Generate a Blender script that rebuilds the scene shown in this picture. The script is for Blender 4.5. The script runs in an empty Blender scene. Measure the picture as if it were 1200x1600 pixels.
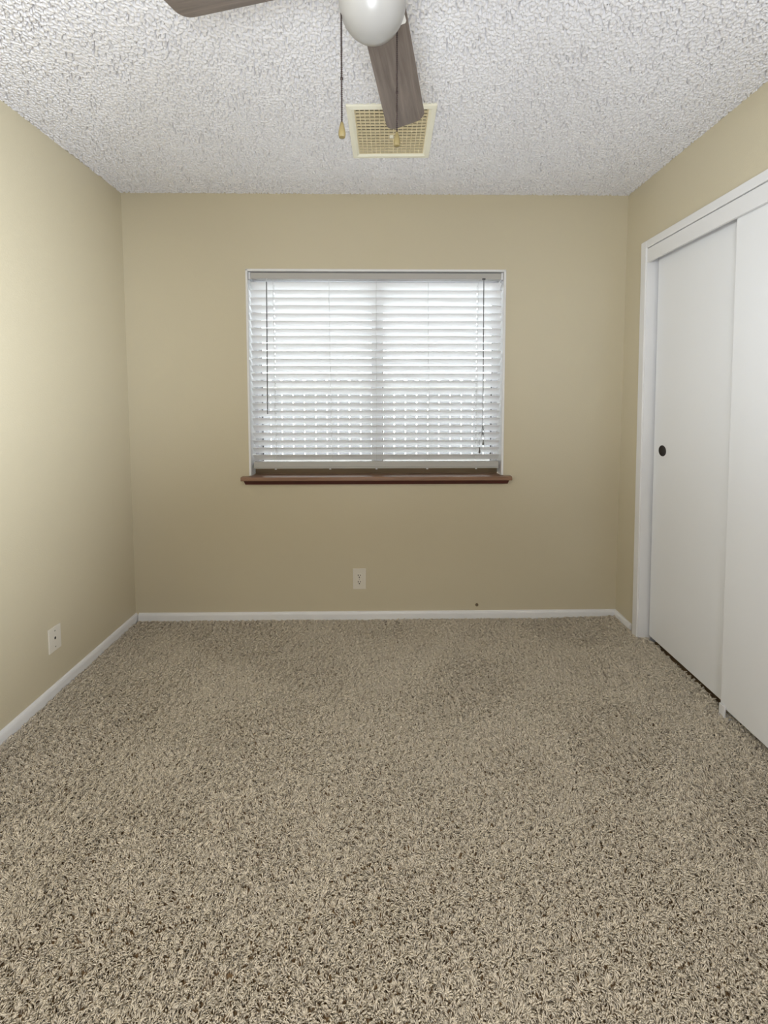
import bpy, bmesh, math, random
import numpy as np
from mathutils import Matrix, Vector

random.seed(7)
S = bpy.context.scene
C = S.collection
PI = math.pi

# ------------------------------------------------------------------ camera, sky, added fill lights, exposure
cam_d = bpy.data.cameras.new('camera')
cam = bpy.data.objects.new('camera', cam_d)
C.objects.link(cam)
cam_d.sensor_fit = 'VERTICAL'
cam_d.sensor_height = 36.0
cam_d.lens = 657.37 * 36.0 / 1600.0            # very wide phone lens, verticals straightened
cam_d.shift_y = -142.6 / 1600.0
cam_d.clip_start = 0.02
P_, Y_, R_ = 0.0577, 0.0007, -0.0009           # pitch (down), yaw, roll
cp, sp, cy, sy, cr, sr = math.cos(P_), math.sin(P_), math.cos(Y_), math.sin(Y_), math.cos(R_), math.sin(R_)
Rm = (Matrix(((cr, -sr, 0), (sr, cr, 0), (0, 0, 1))) @ Matrix(((1, 0, 0), (0, cp, -sp), (0, sp, cp)))
      @ Matrix(((cy, 0, sy), (0, 1, 0), (-sy, 0, cy))) @ Matrix(((1, 0, 0), (0, 0, -1), (0, 1, 0))))
rt, dn, fw = Rm[0], Rm[1], Rm[2]
cam.matrix_world = Matrix(((rt[0], -dn[0], -fw[0], 0), (rt[1], -dn[1], -fw[1], 0),
                           (rt[2], -dn[2], -fw[2], 1.3035), (0, 0, 0, 1)))
S.camera = cam

SKY, HALL_FILL, EXPO = 11.0, 52.0, 0.0
UP, WASH, WL = 30.0, 8.0, 2.8
w = bpy.data.worlds.new('overcast_sky')
S.world = w
w.use_nodes = True
wn = w.node_tree
wn.nodes['Background'].inputs[0].default_value = (0.93, 0.97, 1.0, 1)
wn.nodes['Background'].inputs[1].default_value = SKY
hd = bpy.data.lights.new('hall_fill_light', 'AREA')  # unseen light added in the hall to fill the room from behind
hd.shape = 'DISK'
hd.size = 0.5
hd.energy = HALL_FILL
hd.color = (0.93, 0.96, 1.0)
ho = bpy.data.objects.new('hall_fill_light', hd)
ho.location = (-0.1, -1.55, 2.38)
C.objects.link(ho)
for nm, E_, p, aim, sz, spr in (('fill_light_left', WASH, (-1.15, -0.4, 1.6), (1.383, 0.95, 1.6), 0.6, 66),  # added fill behind the camera, washes the closet side
                                ('fill_light_right', WASH * WL, (1.1, -0.4, 1.6), (-1.466, 0.72, 1.5), 0.6, 60),  # added fill behind the camera, washes the left wall
                                ('ceiling_fill_light', UP, (-0.05, -0.45, 0.9), (-0.05, 0.35, 2.44), 0.8, 140)):  # added unseen fill from below, brightens the ceiling
    if E_ <= 0:
        continue
    ud = bpy.data.lights.new(nm, 'AREA')
    ud.shape = 'DISK'
    ud.size = sz
    ud.energy = E_
    ud.spread = math.radians(spr)
    ud.color = (0.86, 0.93, 1.0)
    uo = bpy.data.objects.new(nm, ud)
    uo.location = p
    uo.rotation_euler = (Vector(aim) - Vector(p)).to_track_quat('-Z', 'Y').to_euler()
    C.objects.link(uo)
S.view_settings.view_transform = 'Standard'
S.view_settings.look = 'None'
S.view_settings.gamma = 1
S.view_settings.use_curve_mapping = False
S.view_settings.exposure = EXPO
S.cycles.use_denoising = True
S.cycles.use_adaptive_sampling = False
S.cycles.max_bounces = 10
S.cycles.diffuse_bounces = 6
S.cycles.transparent_max_bounces = 12
S.cycles.sample_clamp_indirect = 12


# ------------------------------------------------------------------ helpers
def lin(c):
    return tuple(((v / 255) / 12.92 if v <= 10 else ((v / 255 + 0.055) / 1.055) ** 2.4) for v in c) + (1,)


def mat(name, rgb, rough=0.5, spec=0.5, metal=0.0, bump=None, noise=None, transl=0.0):
    """bump = (scale, strength, distance); noise = (scale, amount) small colour wear."""
    m = bpy.data.materials.new(name)
    m.use_nodes = True
    nt = m.node_tree
    b = nt.nodes['Principled BSDF']
    b.inputs['Base Color'].default_value = lin(rgb)
    b.inputs['Roughness'].default_value = rough
    b.inputs['Specular IOR Level'].default_value = spec
    b.inputs['Metallic'].default_value = metal
    tc = nt.nodes.new('ShaderNodeTexCoord')
    if bump:
        n = nt.nodes.new('ShaderNodeTexNoise')
        n.inputs['Scale'].default_value = bump[0]
        n.inputs['Detail'].default_value = 3
        bp = nt.nodes.new('ShaderNodeBump')
        bp.inputs['Strength'].default_value = bump[1]
        bp.inputs['Distance'].default_value = bump[2]
        nt.links.new(tc.outputs['Object'], n.inputs['Vector'])
        nt.links.new(n.outputs['Fac'], bp.inputs['Height'])
        nt.links.new(bp.outputs['Normal'], b.inputs['Normal'])
    if noise:
        n = nt.nodes.new('ShaderNodeTexNoise')
        n.inputs['Scale'].default_value = noise[0]
        n.inputs['Detail'].default_value = 4
        r = nt.nodes.new('ShaderNodeMapRange')
        r.inputs['To Min'].default_value = 1 - noise[1]
        r.inputs['To Max'].default_value = 1 + noise[1]
        h = nt.nodes.new('ShaderNodeHueSaturation')
        h.inputs['Color'].default_value = lin(rgb)
        nt.links.new(tc.outputs['Object'], n.inputs['Vector'])
        nt.links.new(n.outputs['Fac'], r.inputs['Value'])
        nt.links.new(r.outputs['Result'], h.inputs['Value'])
        nt.links.new(h.outputs['Color'], b.inputs['Base Color'])
    if transl:
        t = nt.nodes.new('ShaderNodeBsdfTranslucent')
        t.inputs['Color'].default_value = lin(rgb)
        mx = nt.nodes.new('ShaderNodeMixShader')
        mx.inputs[0].default_value = transl
        nt.links.new(b.outputs[0], mx.inputs[1])
        nt.links.new(t.outputs[0], mx.inputs[2])
        nt.links.new(mx.outputs[0], nt.nodes['Material Output'].inputs['Surface'])
    return m


def wood(name, rgb_a, rgb_b, axis_scale, rough=0.45, spec=0.5):
    m = bpy.data.materials.new(name)
    m.use_nodes = True
    nt = m.node_tree
    b = nt.nodes['Principled BSDF']
    b.inputs['Roughness'].default_value = rough
    b.inputs['Specular IOR Level'].default_value = spec
    tc = nt.nodes.new('ShaderNodeTexCoord')
    mp = nt.nodes.new('ShaderNodeMapping')
    mp.inputs['Scale'].default_value = axis_scale
    n = nt.nodes.new('ShaderNodeTexNoise')
    n.inputs['Scale'].default_value = 1
    n.inputs['Detail'].default_value = 6
    n.inputs['Roughness'].default_value = 0.65
    n.inputs['Distortion'].default_value = 0.6
    cr_ = nt.nodes.new('ShaderNodeValToRGB')
    cr_.color_ramp.elements[0].position = 0.3
    cr_.color_ramp.elements[0].color = lin(rgb_a)
    cr_.color_ramp.elements[1].position = 0.7
    cr_.color_ramp.elements[1].color = lin(rgb_b)
    nt.links.new(tc.outputs['Object'], mp.inputs['Vector'])
    nt.links.new(mp.outputs['Vector'], n.inputs['Vector'])
    nt.links.new(n.outputs['Fac'], cr_.inputs['Fac'])
    nt.links.new(cr_.outputs['Color'], b.inputs['Base Color'])
    return m


def add_box(bm, lo, hi, bevel=0.0):
    x0, y0, z0 = lo
    x1, y1, z1 = hi
    vs = [bm.verts.new(p) for p in ((x0, y0, z0), (x1, y0, z0), (x1, y1, z0), (x0, y1, z0),
                                    (x0, y0, z1), (x1, y0, z1), (x1, y1, z1), (x0, y1, z1))]
    fs = [bm.faces.new([vs[i] for i in f]) for f in ((3, 2, 1, 0), (4, 5, 6, 7), (0, 1, 5, 4),
                                                      (1, 2, 6, 5), (2, 3, 7, 6), (3, 0, 4, 7))]
    if bevel:
        es = list({e for f in fs for e in f.edges})
        bmesh.ops.bevel(bm, geom=es, offset=bevel, segments=2, profile=0.5, affect='EDGES')
    return bm


def box(lo, hi, bevel=0.0):
    return add_box(bmesh.new(), lo, hi, bevel)


def add_lathe(bm, prof, segs=24, at=(0, 0, 0), cap=True):
    """prof: list of (radius, z)."""
    rings = []
    for r, z in prof:
        if r < 1e-6:
            rings.append([bm.verts.new((at[0], at[1], at[2] + z))])
        else:
            rings.append([bm.verts.new((at[0] + r * math.cos(2 * PI * k / segs), at[1] + r * math.sin(2 * PI * k / segs),
                                        at[2] + z)) for k in range(segs)])
    for a, b in zip(rings, rings[1:]):
        for k in range(segs):
            k2 = (k + 1) % segs
            if len(a) == 1 and len(b) == 1:
                continue
            if len(a) == 1:
                bm.faces.new((a[0], b[k2], b[k]))
            elif len(b) == 1:
                bm.faces.new((a[k], a[k2], b[0]))
            else:
                bm.faces.new((a[k], a[k2], b[k2], b[k]))
    if cap:
        for rg in (rings[0], rings[-1]):
            if len(rg) > 2:
                bm.faces.new(rg)
    return bm


def add_tube(bm, pts, r, segs=6):
    pts = [Vector(p) for p in pts]
    rings = []
    for i, p in enumerate(pts):
        d = (pts[min(i + 1, len(pts) - 1)] - pts[max(i - 1, 0)]).normalized()
        a = d.orthogonal().normalized() if abs(d.z) < 0.95 else Vector((1, 0, 0))
        a = (a - d * a.dot(d)).normalized()
        b = d.cross(a)
        rr = r[i] if isinstance(r, (list, tuple)) else r
        rings.append([bm.verts.new(p + (a * math.cos(2 * PI * k / segs) + b * math.sin(2 * PI * k / segs)) * rr) for k in range(segs)])
    for u, v in zip(rings, rings[1:]):
        for k in range(segs):
            bm.faces.new((u[k], u[(k + 1) % segs], v[(k + 1) % segs], v[k]))
    bm.faces.new(rings[0])
    bm.faces.new(rings[-1])
    return bm


def add_prism(bm, outline, axis, a, b):
    """outline: 2D points; extruded along axis 'x','y' or 'z' from a to b."""
    def p(u, v, t):
        return {'x': (t, u, v), 'y': (u, t, v), 'z': (u, v, t)}[axis]
    A = [bm.verts.new(p(u, v, a)) for u, v in outline]
    B = [bm.verts.new(p(u, v, b)) for u, v in outline]
    n = len(outline)
    for k in range(n):
        bm.faces.new((A[k], A[(k + 1) % n], B[(k + 1) % n], B[k]))
    bm.faces.new(A)
    bm.faces.new(B)
    return bm


def obj(name, bm, m, parent=None, smooth=False, angle=None):
    bmesh.ops.recalc_face_normals(bm, faces=bm.faces[:])
    me = bpy.data.meshes.new(name)
    bm.to_mesh(me)
    bm.free()
    me.materials.append(m)
    if smooth:
        me.polygons.foreach_set('use_smooth', [True] * len(me.polygons))
        if angle:
            me.set_sharp_from_angle(angle=math.radians(angle))
    o = bpy.data.objects.new(name, me)
    C.objects.link(o)
    if parent:
        o.parent = parent
    return o


def tag(o, label, cat, kind=None, group=None):
    o['label'] = label
    o['category'] = cat
    if kind:
        o['kind'] = kind
    if group:
        o['group'] = group
    return o


def empty(name, loc=(0, 0, 0), rz=0.0):
    o = bpy.data.objects.new(name, None)
    o.empty_display_size = 0.05
    o.location = loc
    o.rotation_euler = (0, 0, rz)
    C.objects.link(o)
    return o


def raw_mesh(name, verts, faces4, m, smooth=True, tris=None):
    """fast numpy mesh: verts (n,3), faces4 (k,4), tris (t,3)."""
    me = bpy.data.meshes.new(name)
    nv = len(verts)
    nq = len(faces4)
    ntr = 0 if tris is None else len(tris)
    me.vertices.add(nv)
    me.vertices.foreach_set('co', np.ascontiguousarray(verts, np.float32).ravel())
    loops = faces4.ravel() if tris is None else np.concatenate([faces4.ravel(), tris.ravel()])
    me.loops.add(len(loops))
    me.loops.foreach_set('vertex_index', loops.astype(np.int32))
    me.polygons.add(nq + ntr)
    st = np.arange(nq) * 4
    if ntr:
        st = np.concatenate([st, nq * 4 + np.arange(ntr) * 3])
    me.polygons.foreach_set('loop_start', st.astype(np.int32))
    if smooth:
        me.polygons.foreach_set('use_smooth', np.ones(nq + ntr, bool))
    me.update(calc_edges=True)
    me.materials.append(m)
    o = bpy.data.objects.new(name, me)
    C.objects.link(o)
    return o


# ------------------------------------------------------------------ materials
M = {
    'wall': mat('tan_wall_paint', (198, 188, 163), 0.30, 0.5, bump=(170, 0.25, 0.002)),
    'white': mat('white_trim_paint', (223, 222, 222), 0.4, 0.5, bump=(60, 0.08, 0.001)),
    'door': mat('white_door_paint', (226, 226, 227), 0.30, 0.5, bump=(9, 0.05, 0.004)),
    'ceiling': mat('popcorn_plaster', (228, 226, 227), 0.9, 0.2),
    'slat': mat('white_blind_vinyl', (228, 228, 229), 0.4, 0.4, transl=0.03),
    'rail': mat('shaded_blind_rail', (176, 173, 168), 0.45, 0.4),  # off-white rail greyed: its backlit shade is put into the colour
    'cord': mat('blind_cord', (205, 205, 205), 0.8, 0.2),
    'wand': mat('clear_grey_wand', (112, 112, 114), 0.3, 0.5),
    'tassel': mat('grey_tassel', (95, 92, 90), 0.4, 0.5),
    'vinyl': mat('window_vinyl', (215, 215, 218), 0.4, 0.5),
    'gasket': mat('dark_gasket', (70, 70, 72), 0.6, 0.3),
    'track': mat('tan_window_track', (120, 102, 78), 0.6, 0.3),
    'sill': wood('brown_sill_wood', (118, 88, 68), (146, 114, 92), (3, 40, 40), 0.32),
    'apron': wood('dark_red_wood', (68, 32, 26), (84, 42, 34), (3, 40, 40), 0.4),
    'blade': wood('weathered_blade_wood', (92, 82, 75), (130, 119, 111), (4, 60, 60), 0.5, 0.45),
    'fanmetal': mat('fan_white_enamel', (232, 231, 228), 0.3, 0.5),
    'globe': mat('opal_glass', (160, 157, 153), 0.28, 0.5, transl=0.1),
    'chain': mat('dark_bronze_chain', (44, 30, 26), 0.4, 0.4, metal=0.3),
    'bob': mat('tan_wood_bob', (116, 102, 64), 0.4, 0.5),
    'vent': mat('cream_vent_enamel', (238, 235, 218), 0.4, 0.5),
    'grille': mat('tan_grille_plastic', (222, 208, 172), 0.45, 0.4),
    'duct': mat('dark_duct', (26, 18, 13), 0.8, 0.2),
    'plate': mat('ivory_plate', (216, 210, 198), 0.4, 0.5),
    'hole': mat('dark_slot', (22, 18, 14), 0.7, 0.2),
    'bronze': mat('bronze_pull', (46, 40, 36), 0.35, 0.5, metal=0.7),
    'floor': mat('carpet_backing', (150, 124, 92), 0.95, 0.1, noise=(40, 0.1)),
    'fence': mat('grey_fence_wood', (96, 96, 98), 0.8, 0.2, noise=(6, 0.15)),
    'fencerail': mat('pale_fence_rail', (110, 108, 106), 0.8, 0.2),
    'ground': mat('pale_concrete', (176, 174, 170), 0.9, 0.2, noise=(3, 0.1)),
    'steel': mat('screw_steel', (150, 146, 138), 0.35, 0.5, metal=0.8),
}
g = bpy.data.materials.new('window_glass')
g.use_nodes = True
nt = g.node_tree
nt.nodes.remove(nt.nodes['Principled BSDF'])
tr = nt.nodes.new('ShaderNodeBsdfTransparent')
tr.inputs[0].default_value = (0.93, 0.95, 0.95, 1)
gl = nt.nodes.new('ShaderNodeBsdfGlossy')
gl.inputs['Roughness'].default_value = 0.02
fr = nt.nodes.new('ShaderNodeFresnel')
mx = nt.nodes.new('ShaderNodeMixShader')
nt.links.new(fr.outputs[0], mx.inputs[0])
nt.links.new(tr.outputs[0], mx.inputs[1])
nt.links.new(gl.outputs[0], mx.inputs[2])
nt.links.new(mx.outputs[0], nt.nodes['Material Output'].inputs['Surface'])
M['glass'] = g

cm = bpy.data.materials.new('beige_carpet_yarn')
cm.use_nodes = True
nt = cm.node_tree
b = nt.nodes['Principled BSDF']
b.inputs['Roughness'].default_value = 0.85
b.inputs['Specular IOR Level'].default_value = 0.15
at = nt.nodes.new('ShaderNodeAttribute')
at.attribute_name = 'tone'
rp = nt.nodes.new('ShaderNodeValToRGB')
rp.color_ramp.elements[0].color = lin((214, 201, 179))
rp.color_ramp.elements[1].color = lin((244, 232, 213))
nt.links.new(at.outputs['Fac'], rp.inputs['Fac'])
nt.links.new(rp.outputs['Color'], b.inputs['Base Color'])
M['carpet'] = cm

# ------------------------------------------------------------------ room shell
XL, XR, H, Z0 = -1.466, 1.383, 2.44, -0.025     # left wall, right wall, ceiling, subfloor
YR = -0.8                                       # wall behind the camera
BRZ = math.atan(0.0409 / 2.8486)                # the window wall is a little out of square
BY = 2.4106 + 0.0409 / 2.8486 * 1.4658


def back(name, bm, m, parent=None, **k):
    """mesh given in the window wall's own frame: x along it, y out of the room, z up."""
    o = obj(name, bm, m, parent, **k)
    if not parent:
        o.location = (0, BY, 0)
        o.rotation_euler = (0, 0, BRZ)
    return o


wx0, wx1, wz0, wz1 = -0.783, 0.694, 0.845, 2.022
bm = bmesh.new()
add_box(bm, (-1.6, 0, Z0), (wx0, 0.16, H + 0.1))
add_box(bm, (wx1, 0, Z0), (2.1, 0.16, H + 0.1))
add_box(bm, (wx0, 0, Z0), (wx1, 0.16, wz0 - 0.03))
add_box(bm, (wx0, 0, wz1), (wx1, 0.16, H + 0.1))
tag(back('wall_back', bm, M['wall']), 'tan painted wall around the window with the blinds', 'wall', 'structure')
tag(obj('wall_left', box((XL - 0.12, YR, Z0), (XL, 2.45, H + 0.1)), M['wall']),
    'plain tan side wall with the cable plate, left of the window', 'wall', 'structure')

cy0, cy1, cz1 = 0.56, 2.237, 2.072              # closet opening
bm = bmesh.new()
add_box(bm, (XR, cy1 + 0.02, Z0), (XR + 0.12, 2.5, H + 0.1))
add_box(bm, (XR, cy0 - 0.02, cz1 + 0.02), (XR + 0.12, cy1 + 0.02, H + 0.1))
add_box(bm, (XR, YR, Z0), (XR + 0.12, cy0 - 0.02, H + 0.1))
tag(obj('wall_right', bm, M['wall']), 'tan side wall above and beside the white closet doors', 'wall', 'structure')
bm = bmesh.new()
add_box(bm, (2.0, cy0 - 0.1, Z0), (2.1, 2.47, H + 0.1))
add_box(bm, (XR + 0.12, cy0 - 0.2, Z0), (2.1, cy0 - 0.1, H + 0.1))
tag(obj('wall_closet', bm, M['wall']), 'closet interior walls behind the sliding doors', 'wall', 'structure')

# the wall behind the camera has an open doorway to a hall holding an added fill light
bm = bmesh.new()
add_box(bm, (XL - 0.12, YR - 0.12, Z0), (-0.55, YR, H + 0.1))
add_box(bm, (0.35, YR - 0.12, Z0), (XR + 0.12, YR, H + 0.1))
add_box(bm, (-0.55, YR - 0.12, 2.05), (0.35, YR, H + 0.1))
tag(obj('wall_rear', bm, M['wall']), 'tan wall with the open doorway behind the camera', 'wall', 'structure')
bm = bmesh.new()
add_box(bm, (XL - 0.12, YR - 1.5, Z0), (XR + 0.12, YR - 1.4, H + 0.1))
add_box(bm, (XL - 0.22, YR - 1.5, Z0), (XL - 0.12, YR - 0.12, H + 0.1))
add_box(bm, (XR + 0.12, YR - 1.5, Z0), (XR + 0.22, YR - 0.12, H + 0.1))
tag(obj('wall_hall', bm, M['white']), 'white hall walls beyond the doorway behind the camera', 'wall', 'structure')

tag(obj('floor', box((XL - 0.2, YR - 1.5, Z0 - 0.1), (2.1, 2.5, Z0)), M['floor']),
    'carpeted floor of the empty bedroom', 'floor', 'structure')

# ceiling: a real relief of sprayed popcorn texture over the part in view, plain behind the camera
rng = np.random.default_rng(3)
vx0, vx1, vy0, vy1 = 0.031 - 0.155, 0.031 + 0.155, 1.882 - 0.16, 1.882 + 0.16   # vent opening
STEP = 0.0021
ys0, ys1 = 1.0, 2.47
nx, ny = int((XR - XL + 0.02) / STEP) + 1, int((ys1 - ys0) / STEP) + 1


def band(nx, ny, wl, width, r):
    fx = np.fft.fftfreq(nx, STEP)[:, None]
    fy = np.fft.fftfreq(ny, STEP)[None, :]
    f = np.hypot(fx, fy)
    h = np.exp(-0.5 * ((f - 1 / wl) / width) ** 2)
    n = np.fft.ifft2(np.fft.fft2(r.standard_normal((nx, ny))) * h).real
    return n / n.std()


n1 = band(nx, ny, 0.0185, 22, rng)
n2 = band(nx, ny, 0.0115, 35, rng)
n3 = band(nx, ny, 0.25, 3, rng)
t = np.clip((n1 * 0.75 + n2 * 0.6 + 0.45 + 0.1 * n3) / 0.26, 0, 1)
hgt = 0.0165 * (t * t * (3 - 2 * t)) + 0.0006 * np.clip(n2, -2, 2)
gx = XL - 0.01 + np.arange(nx) * STEP
gy = ys0 + np.arange(ny) * STEP
V = np.empty((nx, ny, 3), np.float32)
V[..., 0] = gx[:, None]
V[..., 1] = gy[None, :]
V[..., 2] = H + 0.0125 - hgt
idx = np.arange(nx * ny).reshape(nx, ny)
F = np.stack([idx[:-1, :-1], idx[:-1, 1:], idx[1:, 1:], idx[1:, :-1]], -1)
keep = ~((gx[:-1, None] > vx0) & (gx[1:, None] < vx1) & (gy[None, :-1] > vy0) & (gy[None, 1:] < vy1))
ce = raw_mesh('ceiling', V.reshape(-1, 3), F[keep], M['ceiling'])
tag(ce, 'white popcorn textured ceiling with the vent and fan', 'ceiling', 'structure')
tag(obj('ceiling_plain', box((XL - 0.2, YR - 1.5, H), (2.1, ys0, H + 0.1)), M['ceiling']),
    'ceiling above and behind the camera', 'ceiling', 'structure')
ce2 = bmesh.new()       # closed deck above the relief, open at the vent
add_box(ce2, (XL - 0.2, ys0, H + 0.024), (2.1, vy0, H + 0.1))
add_box(ce2, (XL - 0.2, vy1, H + 0.024), (2.1, 2.6, H + 0.1))
add_box(ce2, (XL - 0.2, vy0, H + 0.024), (vx0, vy1, H + 0.1))
add_box(ce2, (vx1, vy0, H + 0.024), (2.1, vy1, H + 0.1))
tag(obj('ceiling_deck', ce2, M['ceiling']), 'board above the sprayed ceiling texture', 'ceiling', 'structure')

# baseboards: a small rounded profile
prof = [(0, Z0), (-0.013, Z0), (-0.013, 0.014), (-0.0115, 0.022), (-0.008, 0.028), (-0.003, 0.0305), (0, 0.031)]
bm = add_prism(bmesh.new(), prof, 'x', XL + 0.02, XR + 0.01)
tag(back('baseboard_back', bm, M['white'], smooth=True, angle=30), 'white rounded baseboard under the window wall', 'baseboard', 'structure')
bm = add_prism(bmesh.new(), [(XL - u, v) for u, v in prof], 'y', YR, 2.42)
tag(obj('baseboard_left', bm, M['white'], smooth=True, angle=30), 'white rounded baseboard along the left wall', 'baseboard', 'structure')
bm = add_prism(bmesh.new(), [(XR + u, v) for u, v in prof], 'y', 2.285, 2.45)
tag(obj('baseboard_right', bm, M['white'], smooth=True, angle=30), 'short white baseboard between the corner and closet casing', 'baseboard', 'structure')

# ------------------------------------------------------------------ closet
bm = bmesh.new()
cx = XR - 0.018
for y0, y1 in ((cy1 + 0.005, 2.285), (cy0 - 0.05, cy0 - 0.005)):
    add_box(bm, (cx, y0, Z0), (XR, y1, 2.112), 0.003)
add_box(bm, (cx, cy0 - 0.005, cz1), (XR, cy1 + 0.005, 2.112), 0.003)
tag(obj('trim_1', bm, M['white']), 'white casing around the closet opening', 'door casing', 'structure')
bm = bmesh.new()
add_box(bm, (cx + 0.004, cy1, Z0), (XR + 0.12, cy1 + 0.02, cz1), 0.002)
add_box(bm, (cx + 0.004, cy0 - 0.02, Z0), (XR + 0.12, cy0, cz1), 0.002)
add_box(bm, (XR + 0.0, cy0, cz1), (XR + 0.12, cy1, cz1 + 0.02))
tag(obj('trim_2', bm, M['white']), 'white jamb lining inside the closet opening', 'door jamb', 'structure')
tag(obj('trim_3', box((cx + 0.005, cy0, 1.998), (cx + 0.018, cy1, 2.069), 0.002), M['white']),
    'white fascia board hiding the closet door track', 'fascia', 'structure')

d1 = empty('door_1', (1.42, 2.2225, 0.022))
tag(d1, 'white sliding closet door with the round dark finger pull', 'closet door', 'structure')
bm = box((0, -1.1, 0), (0.028, 0, 2.036), 0.002)
obj('door_panel', bm, M['door'], d1)
bm = bmesh.new()
rr = 0.0265
add_lathe(bm, [(rr + 0.0015, 0.0), (rr + 0.0015, 0.0015), (rr - 0.001, 0.0022), (rr - 0.003, 0.0008), (rr - 0.005, 0.0004), (0, 0.0002)], 32, cap=False)
bmesh.ops.rotate(bm, verts=bm.verts[:], cent=(0, 0, 0), matrix=Matrix.Rotation(-PI / 2, 3, 'Y'))
bmesh.ops.translate(bm, verts=bm.verts[:], vec=(0, 2.153 - 2.2225, 1.025 - 0.022))
o = obj('finger_pull', bm, M['bronze'], d1, smooth=True)
o['label'] = 'dark bronze round finger pull'
d2 = empty('door_2', (1.387, 1.70, 0.031))
tag(d2, 'plain white sliding closet door nearest the camera, in front of the other', 'closet door', 'structure')
obj('door_panel', box((0, -1.13, 0), (0.028, 0, 2.01), 0.002), M['door'], d2)

def out_of_plumb(o, z_ref=2.08, k=0.0155):
    """the closet opening leans a little: its foot stands nearer the room's rear."""
    for v in o.data.vertices:
        wz = v.co.z + (o.parent.location.z if o.parent else 0)
        v.co.y += k * (wz - z_ref)


for o in list(C.objects):
    if o.name in ('trim_1', 'trim_2') or o.name.startswith(('door_panel', 'finger_pull')):
        out_of_plumb(o)

gd = empty('door_floor_guide', (1.384, 1.648, Z0))
tag(gd, 'small white floor guide under the corner of the nearer closet door', 'door guide')
bm = bmesh.new()
add_box(bm, (-0.008, -0.02, 0.0), (0.05, 0.02, 0.022), 0.002)
obj('base_plate', bm, M['white'], gd)
obj('upright', box((-0.006, -0.012, 0.021), (0.001, 0.017, 0.070), 0.002), M['white'], gd)

# ------------------------------------------------------------------ window (own frame of the window wall)
win = empty('window_1', (0, BY, 0), BRZ)
tag(win, 'white framed sliding window behind the blinds above a brown wooden sill', 'window', 'structure')
bm = bmesh.new()                                 # thin white bead round the recess and white recess lining
t_ = 0.011
for lo, hi in (((wx0 - 0.001, -0.004, wz0), (wx0 + t_, 0.10, wz1)), ((wx1 - t_, -0.004, wz0), (wx1 + 0.001, 0.10, wz1)),
               ((wx0 - 0.001, -0.004, wz1 - t_), (wx1 + 0.001, 0.10, wz1 + 0.001))):
    add_box(bm, lo, hi, 0.0015)
obj('window_lining', bm, M['white'], win)
fx0, fx1, fz0, fz1 = wx0 + t_, wx1 - t_, wz0 - 0.005, wz1 - t_
bm = bmesh.new()
for lo, hi in (((fx0, 0.10, fz0), (fx0 + 0.02, 0.155, fz1)), ((fx1 - 0.02, 0.10, fz0), (fx1, 0.155, fz1)),
               ((fx0 + 0.02, 0.10, fz1 - 0.03), (fx1 - 0.02, 0.155, fz1)), ((fx0 + 0.02, 0.10, fz0), (fx1 - 0.02, 0.155, fz0 + 0.03))):
    add_box(bm, lo, hi, 0.001)
obj('window_frame', bm, M['vinyl'], win)
bm = box((fx0, 0.085, fz0), (fx1, 0.10, 0.888), 0.001)
obj('window_track', bm, M['track'], win)
for nm, a, b_, yy in (('fixed_sash', fx0 + 0.02, -0.02, 0.132), ('sliding_sash', -0.072, fx1 - 0.02, 0.108)):
    bm = bmesh.new()
    sw = 0.045
    if nm == 'fixed_sash':
        sl, sr_ = 0.012, 0.05
    else:
        sl, sr_ = 0.062, 0.012
    z0_, z1_ = fz0 + 0.03, fz1 - 0.03
    add_box(bm, (a, yy, z0_), (a + sl, yy + 0.02, z1_))
    add_box(bm, (b_ - sr_, yy, z0_), (b_, yy + 0.02, z1_))
    add_box(bm, (a + sl, yy, z0_), (b_ - sr_, yy + 0.02, z0_ + 0.03))
    add_box(bm, (a + sl, yy, z1_ - 0.03), (b_ - sr_, yy + 0.02, z1_))
    s_ = obj(nm, bm, M['vinyl'], win)
    bm = bmesh.new()
    for lo, hi in (((a + sl, yy - 0.001, z0_ + 0.03), (a + sl + 0.005, yy + 0.006, z1_ - 0.03)),
                   ((b_ - sr_ - 0.005, yy - 0.001, z0_ + 0.03), (b_ - sr_, yy + 0.006, z1_ - 0.03))):
        add_box(bm, lo, hi)
    obj('gasket', bm, M['gasket'], s_)
    bm = box((a + sl + 0.0005, yy + 0.009, z0_ + 0.0305), (b_ - sr_ - 0.0005, yy + 0.012, z1_ - 0.0305))
    obj('glass_pane', bm, M['glass'], s_)
# stool and apron of brown wood
bm = add_prism(bmesh.new(), [(-0.034, 0.8185), (-0.036, 0.822), (-0.036, 0.836), (-0.033, 0.8405), (0.0, 0.8415), (0.0, 0.8185)], 'x', -0.824, 0.738)
add_box(bm, (fx0, 0.0, 0.819), (fx1, 0.0995, 0.8415))
obj('window_sill', bm, M['sill'], win)
bm = bmesh.new()
A = [bm.verts.new(p) for p in ((-0.812, -0.022, 0.8183), (0.726, -0.022, 0.8183), (0.719, -0.014, 0.795), (-0.803, -0.014, 0.795),
                               (-0.812, 0.0, 0.8183), (0.726, 0.0, 0.8183), (0.719, 0.0, 0.795), (-0.803, 0.0, 0.795))]
for f in ((0, 1, 2, 3), (4, 5, 1, 0), (7, 6, 5, 4), (3, 2, 6, 7), (0, 3, 7, 4), (1, 5, 6, 2)):
    bm.faces.new([A[i] for i in f])
o = obj('sill_apron', bm, M['apron'], win)
o['label'] = 'dark red-brown apron moulding'

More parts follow.
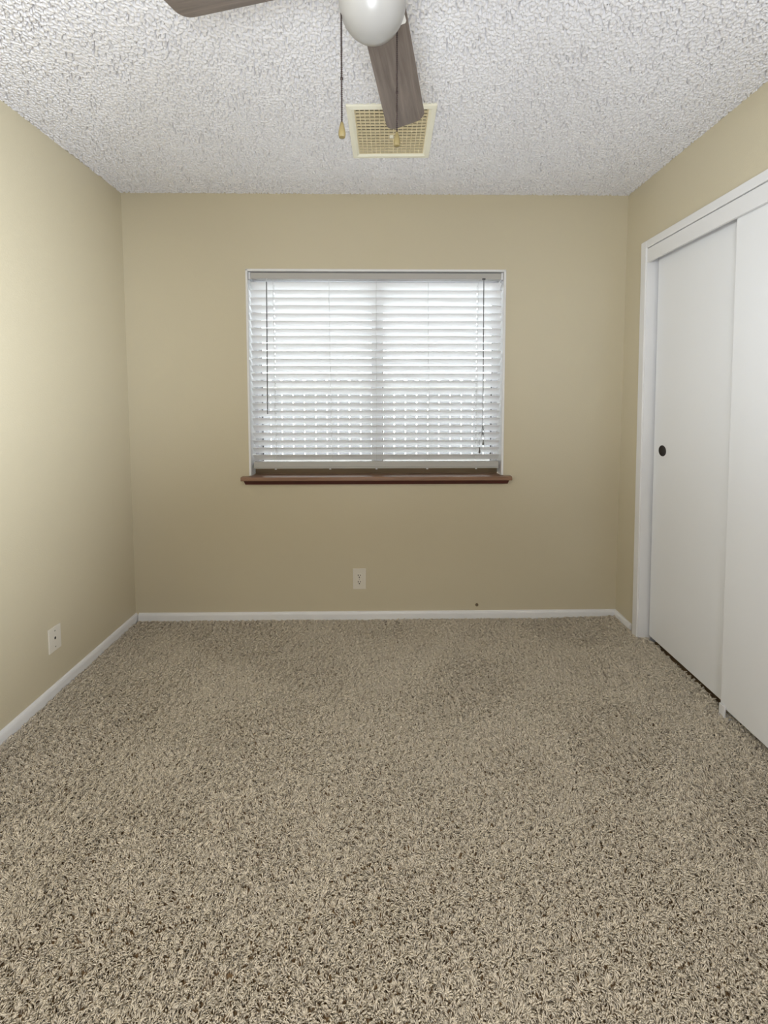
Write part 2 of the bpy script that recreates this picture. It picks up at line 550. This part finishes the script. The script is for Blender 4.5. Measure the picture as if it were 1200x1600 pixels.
# ------------------------------------------------------------------ blinds
bl = empty('window_blind', (0, BY, 0), BRZ)
tag(bl, 'white two inch horizontal slat blind hanging in the window', 'blind')
bx0, bx1 = wx0 + t_ + 0.002, wx1 - t_ - 0.002
bm = bmesh.new()
add_box(bm, (bx0 + 0.012, 0.008, 1.971), (bx1 - 0.012, 0.016, 2.0045), 0.001)
add_box(bm, (bx0 + 0.012, 0.016, 1.975), (bx1 - 0.012, 0.06, 2.0045))
obj('headrail', bm, M['rail'], bl)
for x in (bx0, bx1 - 0.0115):
    obj('end_bracket', box((x, 0.006, 1.968), (x + 0.0115, 0.062, 2.0075), 0.001), M['vinyl'], bl)
LAD = [-0.634, -0.3166, -0.0455, 0.2523, 0.540]
HOLES = [-0.634, 0.540]
PITCH, TOP, NS = 0.04308, 1.9535, 24
TH = math.radians(43)
sx0, sx1 = bx0 + 0.004, bx1 - 0.004


def slat_bm(seed):
    r = random.Random(seed)
    xs = [sx0, sx1]
    for h in HOLES:
        xs += [h - 0.0025, h + 0.0025]
    k = sx0
    while k < sx1:
        xs.append(k)
        k += 0.12
    xs = sorted(xs)
    cut = {i for i in range(len(xs) - 1) for h in HOLES if abs((xs[i] + xs[i + 1]) / 2 - h) < 1e-4 or
           (h - 0.0026 < xs[i] and xs[i + 1] < h + 0.0026)}
    vs = [-0.025, -0.016, -0.006, 0.006, 0.016, 0.025]
    dz, tw = r.uniform(-0.0008, 0.0008), r.uniform(-0.01, 0.01)
    ph, am = r.uniform(0, 6), r.uniform(0.0002, 0.0007)
    bm = bmesh.new()
    lay = []
    for hh in (0.0014, -0.0014):
        row = []
        for x in xs:
            col = []
            for v in vs:
                crown = 0.0022 * (1 - (v / 0.025) ** 2)
                n = hh + crown
                th = TH + tw * (1 + 0.4 * math.sin(x * 1.3 + ph))
                # v=-0.025 is the room edge (high), v=+0.025 the outer edge (low)
                y = 0.036 + v * math.cos(th) + n * math.sin(th)
                z = -v * math.sin(th) + n * math.cos(th) + dz + am * math.sin(x * 2.4 + ph)
                col.append(bm.verts.new((x, y, z)))
            row.append(col)
        lay.append(row)
    T, B = lay
    nxx, nv = len(xs), len(vs)
    for i in range(nxx - 1):
        for j in range(nv - 1):
            if i in cut and j == 2:
                continue
            bm.faces.new((T[i][j], T[i + 1][j], T[i + 1][j + 1], T[i][j + 1]))
            bm.faces.new((B[i][j], B[i][j + 1], B[i + 1][j + 1], B[i + 1][j]))
        for j in (0, nv - 1):
            bm.faces.new((T[i][j], T[i + 1][j], B[i + 1][j], B[i][j]))
    for i in (0, nxx - 1):
        for j in range(nv - 1):
            bm.faces.new((T[i][j], T[i][j + 1], B[i][j + 1], B[i][j]))
    return bm


meshes = []
for s in range(6):
    o = obj('slat', slat_bm(s), M['slat'], bl, smooth=True, angle=35)
    meshes.append(o)
half = 0.025 * math.sin(TH)
for k in range(NS):
    o = meshes[k] if k < 6 else meshes[(k * 5 + 1) % 6].copy()
    if k >= 6:
        C.objects.link(o)
        o.parent = bl
    o.location = (0, 0, TOP - half - k * PITCH)
bm = bmesh.new()
add_box(bm, (sx0 + 0.004, 0.012, 0.8825), (sx1 - 0.004, 0.060, 0.8905), 0.002)
add_box(bm, (sx0 + 0.004, 0.0155, 0.8905), (sx1 - 0.004, 0.0575, 0.9225), 0.002)
obj('bottom_rail', bm, M['rail'], bl)
for x in LAD:
    bm = bmesh.new()
    add_lathe(bm, [(0, 0), (0.006, 0.001), (0.006, 0.004), (0.003, 0.006), (0, 0.006)], 12, (x, 0.016, 0.8765), cap=False)
    obj('rail_plug', bm, M['vinyl'], bl, smooth=True, angle=40)
for x in LAD:
    bm = bmesh.new()
    wig = [(x + (0.0015 * math.sin(j * 1.7) if x not in HOLES else 0) + (0.012 * j / 24 if x in (-0.3166, 0.2523) else 0), 0.0155, 1.973 - j * 0.0435) for j in range(25)]
    add_tube(bm, wig, 0.0008, 5)
    add_tube(bm, [(x + 0.001, 0.0565, 1.973), (x + 0.001, 0.0565, 0.913)], 0.0008, 5)
    for k in range(NS):
        zt = TOP - k * PITCH
        add_tube(bm, [(wig[min(k, 24)][0], 0.0155, zt - 0.003), (x, 0.0565, zt - 2 * half - 0.004)], 0.0005, 4)
    obj('ladder_cord', bm, M['cord'], bl)
for x in HOLES:
    obj('lift_cord', add_tube(bmesh.new(), [(x, 0.036, 1.973), (x, 0.036, 0.913)], 0.0008, 5), M['cord'], bl)
bm = add_tube(bmesh.new(), [(-0.6667, 0.002, 1.952), (-0.672, -0.003, 1.2025)], 0.0032, 6)
o = obj('tilt_wand', bm, M['wand'], bl)
o['label'] = 'thin grey tilt wand'
bm = bmesh.new()
add_tube(bm, [(-0.6665, 0.02, 1.978), (-0.6665, 0.006, 1.97), (-0.667, 0.002, 1.958), (-0.6667, 0.002, 1.95)], 0.0016, 6)
obj('wand_hook', bm, M['vinyl'], bl)
bm = bmesh.new()
add_box(bm, (0.5605, 0.003, 1.968), (0.5785, 0.012, 1.976), 0.001)
obj('cord_lock', bm, M['gasket'], bl)
bm = bmesh.new()
for dx in (-0.0012, 0.0012):
    add_tube(bm, [(0.569 + dx, 0.005, 1.972), (0.5705 + dx, 0.001, 1.55), (0.5725 + dx * 0.6, -0.002, 1.125)], 0.0015, 5)
r = random.Random(5)
for k in range(7):                               # the tangled knot
    pts = []
    a0 = r.uniform(0, 6)
    for j in range(9):
        a = a0 + j * 0.8
        pts.append((0.5725 + 0.009 * math.cos(a) * r.uniform(0.5, 1), -0.003 + 0.006 * math.sin(a * 1.3), 1.126 - 0.006 * j + r.uniform(-0.005, 0.005)))
    add_tube(bm, pts, 0.0012, 5)
for k in range(2):
    add_tube(bm, [(0.565, -0.003, 1.10), (0.555 - 0.004 * k, -0.004, 1.095 - 0.008 * k), (0.552 - 0.006 * k, -0.004, 1.092 - 0.012 * k)], 0.0011, 5)
add_tube(bm, [(0.575, -0.003, 1.085), (0.580, -0.003, 1.07), (0.576, -0.003, 1.052)], 0.0009, 5)
add_tube(bm, [(0.568, -0.003, 1.085), (0.556, -0.003, 1.05), (0.5545, -0.003, 1.008)], 0.0009, 5)
add_tube(bm, [(0.57, -0.003, 1.082), (0.548, -0.003, 1.036), (0.545, -0.003, 1.02), (0.552, -0.003, 1.014)], 0.0007, 5)
o = obj('pull_cord', bm, M['wand'], bl)
o['label'] = 'grey knotted pull cord'
for x, z in ((0.5755, 1.036), (0.5545, 0.989)):
    bm = add_lathe(bmesh.new(), [(0, 0.018), (0.0025, 0.0175), (0.003, 0.006), (0.0058, -0.004), (0.0062, -0.013), (0.004, -0.017), (0, -0.018)], 12, (x, -0.003, z), cap=False)
    o = obj('cord_tassel', bm, M['tassel'], bl, smooth=True)
    o['label'] = 'dark grey cord tassel'

# ------------------------------------------------------------------ outlet, cable plate, stub
ou = empty('wall_outlet', (-0.148, BY - 0.148 * math.tan(BRZ), 0.2283), BRZ)
tag(ou, 'ivory double power outlet on the wall below the window', 'outlet')
obj('cover_plate', box((-0.0386, -0.006, -0.062), (0.0386, 0, 0.062), 0.002), M['plate'], ou)
for sz in (0.0195, -0.0195):
    bm = bmesh.new()
    pts = []
    for k in range(24):
        a = 2 * PI * k / 24
        pts.append((0.0172 * math.cos(a), max(-0.0145, min(0.0145, 0.0172 * math.sin(a))) + sz))
    add_prism(bm, pts, 'y', -0.0075, -0.005)
    re = obj('receptacle', bm, M['plate'], ou)
    bm = bmesh.new()
    add_box(bm, (-0.0085, -0.0079, sz - 0.001), (-0.0050, -0.0074, sz + 0.009))
    add_box(bm, (0.0052, -0.0079, sz + 0.000), (0.0082, -0.0079 + 0.0005, sz + 0.008))
    add_prism(bm, [(0.0035 * math.cos(2 * PI * k / 12), sz - 0.0075 + 0.0035 * math.sin(2 * PI * k / 12)) for k in range(12)], 'y', -0.0079, -0.0074)
    o = obj('slots', bm, M['hole'], re)
    o['label'] = 'dark plug slots'
bm = add_prism(bmesh.new(), [(0.0028 * math.cos(2 * PI * k / 12), 0.0028 * math.sin(2 * PI * k / 12)) for k in range(12)], 'y', -0.0072, -0.0058)
obj('screw', bm, M['steel'], ou)

ja = empty('cable_plate', (XL, 1.806, 0.233))
tag(ja, 'ivory cable plate with a dark centre hole, low on the left wall', 'wall plate')
obj('cover_plate', box((0, -0.034, -0.0545), (0.006, 0.034, 0.0545), 0.002), M['plate'], ja)
bm = add_prism(bmesh.new(), [(0.0045 * math.cos(2 * PI * k / 16), 0.0065 * math.sin(2 * PI * k / 16) + 0.003) for k in range(16)], 'x', 0.005, 0.0064)
o = obj('cable_hole', bm, M['hole'], ja)
o['label'] = 'dark cable hole'
for z in (0.036, -0.036):
    bm = add_prism(bmesh.new(), [(0.003 * math.cos(2 * PI * k / 12), 0.003 * math.sin(2 * PI * k / 12) + z) for k in range(12)], 'x', 0.005, 0.0068)
    obj('screw', bm, M['steel'], ja)

st = empty('cable_stub', (0.55, BY + 0.55 * math.tan(BRZ), 0.0645), BRZ)
tag(st, 'tiny round cable stub on the window wall just above the baseboard', 'cable stub')
bm = add_prism(bmesh.new(), [(0.0095 * math.cos(2 * PI * k / 16), 0.0095 * math.sin(2 * PI * k / 16)) for k in range(16)], 'y', -0.003, 0)
obj('grommet', bm, M['track'], st)
bm = add_prism(bmesh.new(), [(-0.002 + 0.003 * math.cos(2 * PI * k / 10), 0.002 + 0.003 * math.sin(2 * PI * k / 10)) for k in range(10)], 'y', -0.012, -0.003)
obj('tip', bm, M['steel'], st)

# ------------------------------------------------------------------ ceiling vent
ve = empty('ceiling_vent', (0.031, 1.882, H), math.radians(-0.6))
tag(ve, 'cream square ceiling vent with an eggcrate grille beyond the fan', 'vent')
bm = bmesh.new()
ho_, hi_ = 0.178, 0.148


def sq(h, z):
    return [bm.verts.new((sx * h, sy_ * (h + 0.004), z)) for sx, sy_ in ((-1, -1), (1, -1), (1, 1), (-1, 1))]


rings = [sq(ho_, 0.0), sq(ho_, -0.007), sq(ho_ - 0.003, -0.0095), sq(0.158, -0.0115), sq(0.148, -0.0035), sq(0.146, 0.03)]
for a, b_ in zip(rings, rings[1:]):
    for k in range(4):
        bm.faces.new((a[k], a[(k + 1) % 4], b_[(k + 1) % 4], b_[k]))
obj('vent_frame', bm, M['vent'], ve)
bm = bmesh.new()
NC, gw, gl_ = 15, 0.147, 0.151
for k in range(NC + 1):
    x = -gw + 2 * gw * k / NC
    add_box(bm, (x - 0.0016, -gl_, -0.004), (x + 0.0016, gl_, 0.004))
for k in range(NC + 1):
    y = -gl_ + 2 * gl_ * k / NC
    add_box(bm, (-gw, y - 0.0016, -0.0044), (gw, y + 0.0016, 0.0038))
obj('eggcrate_grille', bm, M['grille'], ve)
obj('damper_tab', box((-0.007, 0.015, -0.012), (0.009, 0.023, 0.002), 0.001), M['vent'], ve)
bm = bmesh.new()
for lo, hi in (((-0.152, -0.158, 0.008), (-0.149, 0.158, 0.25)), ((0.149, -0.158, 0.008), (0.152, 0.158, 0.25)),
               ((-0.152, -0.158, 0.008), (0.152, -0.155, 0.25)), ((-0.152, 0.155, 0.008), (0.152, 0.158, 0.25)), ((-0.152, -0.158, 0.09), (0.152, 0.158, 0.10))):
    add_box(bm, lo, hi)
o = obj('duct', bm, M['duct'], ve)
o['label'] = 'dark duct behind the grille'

# ------------------------------------------------------------------ ceiling fan
FX, FY, FZ, FR = -0.024, 0.915, 2.195, 0.478
fan = empty('ceiling_fan', (FX, FY, 0))
tag(fan, 'white ceiling fan with grey wood blades, opal globe and two pull chains', 'ceiling fan')
obj('canopy', add_lathe(bmesh.new(), [(0.07, H + 0.001), (0.07, 2.42), (0.06, 2.395), (0.03, 2.385), (0.02, 2.37)], 32), M['fanmetal'], fan, smooth=True, angle=40)
obj('motor_housing', add_lathe(bmesh.new(), [(0.02, 2.375), (0.07, 2.37), (0.105, 2.345), (0.115, 2.30), (0.11, 2.255), (0.085, 2.23), (0.05, 2.215)], 40), M['fanmetal'], fan, smooth=True, angle=40)
obj('switch_housing', add_lathe(bmesh.new(), [(0.052, 2.216), (0.056, 2.206), (0.056, 2.186), (0.051, 2.172), (0.048, 2.164)], 32), M['fanmetal'], fan, smooth=True, angle=40)
GR, GC = 0.0698, 2.116
pr = []
for k in range(0, 21):
    a = math.radians(48) - (math.radians(48) + PI / 2) * k / 20
    pr.append((max(0.0, GR * math.cos(a)), GC + GR * math.sin(a)))
pr[-1] = (0, GC - GR)
o = obj('globe', add_lathe(bmesh.new(), [(0.0455, 2.172)] + pr, 48, cap=False), M['globe'], fan, smooth=True)
o['label'] = 'round opal glass globe'


def blade_bm():
    bm = bmesh.new()
    r0, r1, w0, w1, rc = 0.098, FR, 0.0525, 0.0605, 0.030
    out = [(r0, -w0), (r1 - rc, -w1)]
    for k in range(1, 9):
        a = -PI / 2 + PI / 2 * k / 8
        out.append((r1 - rc + rc * math.cos(a), -w1 + rc + rc * math.sin(a)))
    for k in range(0, 9):
        a = PI / 2 * k / 8
        out.append((r1 - rc + rc * math.cos(a), w1 - rc + rc * math.sin(a)))
    out += [(r0, w0)]
    add_prism(bm, out, 'z', 0, 0.006)
    return bm


for k, ang in enumerate((78.5, 169, 259, 348)):
    droop = (4.2, 0.0, 2.0, 2.0)[k]
    b0 = obj('blade', blade_bm(), M['blade'], fan)
    b0.location = (0, 0, FZ)
    b0.rotation_euler = (Matrix.Rotation(math.radians(ang), 3, 'Z') @ Matrix.Rotation(math.radians(droop), 3, 'Y') @ Matrix.Rotation(math.radians(-12.5), 3, 'X')).to_euler()
    bm = bmesh.new()
    add_prism(bm, [(0.045, -0.02), (0.08, -0.022), (0.105, -0.044), (0.145, -0.049), (0.150, -0.046), (0.150, -0.03), (0.132, 0), (0.150, 0.03), (0.150, 0.046), (0.145, 0.049), (0.105, 0.044), (0.08, 0.022), (0.045, 0.02)], 'z', -0.005, 0.0)
    br = obj('blade_bracket', bm, M['fanmetal'], b0)
    br['label'] = 'white blade bracket'

for cxx, cyy, ztop, zb in ((-0.064, -0.002, 2.165, 1.874), (0.0525, 0.050, 2.165, 1.886)):
    bm = bmesh.new()
    n = int((ztop - zb) / 0.0042)
    pf = []
    for j in range(n):
        z = zb + j * 0.0042
        pf += [(0.001, z), (0.0019, z + 0.0008), (0.0023, z + 0.0018), (0.0019, z + 0.0028), (0.001, z + 0.0036)]
    add_lathe(bm, pf, 6, (cxx, cyy, 0))
    rr_ = math.hypot(cxx, cyy)
    add_tube(bm, [(cxx * 0.046 / rr_, cyy * 0.046 / rr_, 2.182), (cxx, cyy, 2.179), (cxx, cyy, 2.165)], 0.0025, 8)
    add_lathe(bm, [(0, -0.003), (0.003, -0.001), (0.003, 0.003), (0, 0.005)], 10, (cxx, cyy, zb + (ztop - zb) * 0.3), cap=False)
    ch = obj('pull_chain', bm, M['chain'], fan, smooth=True, angle=60)
    ch['label'] = 'dark beaded pull chain'
    bm = add_lathe(bmesh.new(), [(0.0012, 0.001), (0.0032, 0.0), (0.0052, -0.008), (0.0074, -0.018), (0.0077, -0.024), (0.0062, -0.0295), (0.003, -0.0305)], 16, (cxx, cyy, zb))
    bo = obj('pull_bob', bm, M['bob'], ch, smooth=True, angle=50)
    bo['label'] = 'tan teardrop pull bob'

# ------------------------------------------------------------------ outside the window
tag(obj('ground_outside', box((-9, 2.65, -0.5), (9, 14, -0.35)), M['ground']), 'pale paved yard outside the window', 'ground', 'structure')
fe = empty('picket_fence', (0, 5.1, -0.35), 0.01)
tag(fe, 'grey board fence outside, seen through the blind slats', 'fence')
nb = 0
x = -3.0
while x < 3.0:
    zt = 1.87 + random.uniform(-0.008, 0.008)
    add = [(x, 0), (x + 0.122, 0), (x + 0.122, zt - 0.03), (x + 0.094, zt), (x + 0.028, zt), (x, zt - 0.03)]
    obj('fence_board', add_prism(bmesh.new(), add, 'y', 0, 0.018), M['fence'], fe)
    nb += 1
    x += 0.136
for z in (1.72, 0.85):
    obj('fence_rail', box((-3, -0.04, z), (3, 0, z + 0.085)), M['fencerail'], fe)

# ------------------------------------------------------------------ carpet pile: bent yarn tufts
SP = 0.0044
cx0, cx1, cy0_, cy1_ = XL + 0.012, XR + 0.04, 0.55, 2.44
gx = np.arange(cx0, cx1, SP)
gy = np.arange(cy0_, cy1_, SP)
X, Y = np.meshgrid(gx, gy, indexing='ij')
X = X.ravel() + rng.uniform(-0.5, 0.5, X.size) * SP
Y = Y.ravel() + rng.uniform(-0.5, 0.5, Y.size) * SP
ok = (Y < BY + X * math.tan(BRZ) - 0.014) & ((X < XR - 0.016) | (Y < 2.22)) & (X > XL + 0.014)
X, Y = X[ok], Y[ok]
n = len(X)
dX, dY = np.zeros(n), np.zeros(n)                             # strands gather into small tufts with partings between
r_ = np.random.default_rng(11)
for k in range(16):
    a, p, f = r_.uniform(0, 2 * PI), r_.uniform(0, 2 * PI), 2 * PI / r_.uniform(0.014, 0.026)
    sn = np.sin(f * (X * np.cos(a) + Y * np.sin(a)) + p)
    dX -= np.cos(a) * sn
    dY -= np.sin(a) * sn
X, Y = X + 0.00065 * dX, Y + 0.00065 * dY
Y = np.minimum(Y, BY + X * math.tan(BRZ) - 0.015)


def field(wl, seed):
    """smooth random field sampled at the tufts (sum of plane waves)."""
    r = np.random.default_rng(seed)
    s = np.zeros(n)
    for k in range(14):
        a, p = r.uniform(0, 2 * PI), r.uniform(0, 2 * PI)
        f = 2 * PI / (wl * r.uniform(0.7, 1.4))
        s += np.cos(f * (X * np.cos(a) + Y * np.sin(a)) + p)
    return s / math.sqrt(7)


ang = 1.5 * field(0.03, 1) + 1.5 * field(0.6, 2) + rng.normal(0, 0.5, n)
lean = np.clip(0.0095 + 0.003 * field(0.05, 3) + rng.normal(0, 0.003, n), 0.001, 0.017)
rise = 0.012 * np.clip((X - 0.9) / 0.48, 0, 1)                # the pile lifts towards the closet
ht = np.clip(0.0125 + 0.0015 * field(0.022, 4) + 0.001 * field(0.3, 5) + rng.normal(0, 0.0009, n), 0.008, 0.019)
rad = rng.uniform(0.0014, 0.0021, n)
dxn, dyn = np.cos(ang), np.sin(ang)
LV = ((0.0, 0.0, 0.8), (0.55, 0.16, 1.1), (0.9, 0.52, 1.05), (0.98, 0.85, 0.8))
NV = 3 * len(LV) + 1
V = np.empty((n, NV, 3), np.float32)
for lvl, (fz, fl, fr_) in enumerate(LV):
    for k in range(3):
        a = 2 * PI * k / 3 + ang + lvl * 0.5
        V[:, lvl * 3 + k, 0] = X + dxn * lean * (fl * 1.5 - 0.5) + np.cos(a) * rad * fr_
        V[:, lvl * 3 + k, 1] = Y + dyn * lean * (fl * 1.5 - 0.5) + np.sin(a) * rad * fr_
        V[:, lvl * 3 + k, 2] = Z0 + 0.001 + ht * fz + rise * (0.0 if lvl == 0 else 1.0)
    if lvl >= 2:
        for k in range(3):                                    # the strand lies over: its section turns upright
            V[:, lvl * 3 + k, 2] += np.sin(2 * PI * k / 3 + lvl * 0.5) * rad * 0.5
V[:, NV - 1, 0] = X + dxn * lean * 1.15
V[:, NV - 1, 1] = Y + dyn * lean * 1.15
V[:, NV - 1, 2] = Z0 + 0.001 + ht * 0.93 + rise
V[:, :, 0] = np.clip(V[:, :, 0], XL + 0.0135, None)
base = (np.arange(n) * NV)[:, None]
q = []
for lvl in range(len(LV) - 1):
    for k in range(3):
        k2 = (k + 1) % 3
        q.append(np.stack([base[:, 0] + lvl * 3 + k, base[:, 0] + lvl * 3 + k2, base[:, 0] + lvl * 3 + 3 + k2, base[:, 0] + lvl * 3 + 3 + k], -1))
Q = np.stack(q, 1).reshape(-1, 4)
T = np.stack([np.stack([base[:, 0] + NV - 4 + k, base[:, 0] + NV - 4 + (k + 1) % 3, base[:, 0] + NV - 1], -1) for k in range(3)], 1).reshape(-1, 3)
cp_ = raw_mesh('carpet_pile', V.reshape(-1, 3), Q, M['carpet'], smooth=True, tris=T)
tone = np.clip(rng.normal(0.55, 0.14, n), 0, 1)
tn = np.repeat(tone, NV).reshape(n, NV)
at_ = cp_.data.attributes.new('tone', 'FLOAT', 'POINT')
at_.data.foreach_set('value', tn.ravel().astype(np.float32))
tag(cp_, 'beige shaggy carpet covering the bedroom floor', 'carpet', 'stuff')
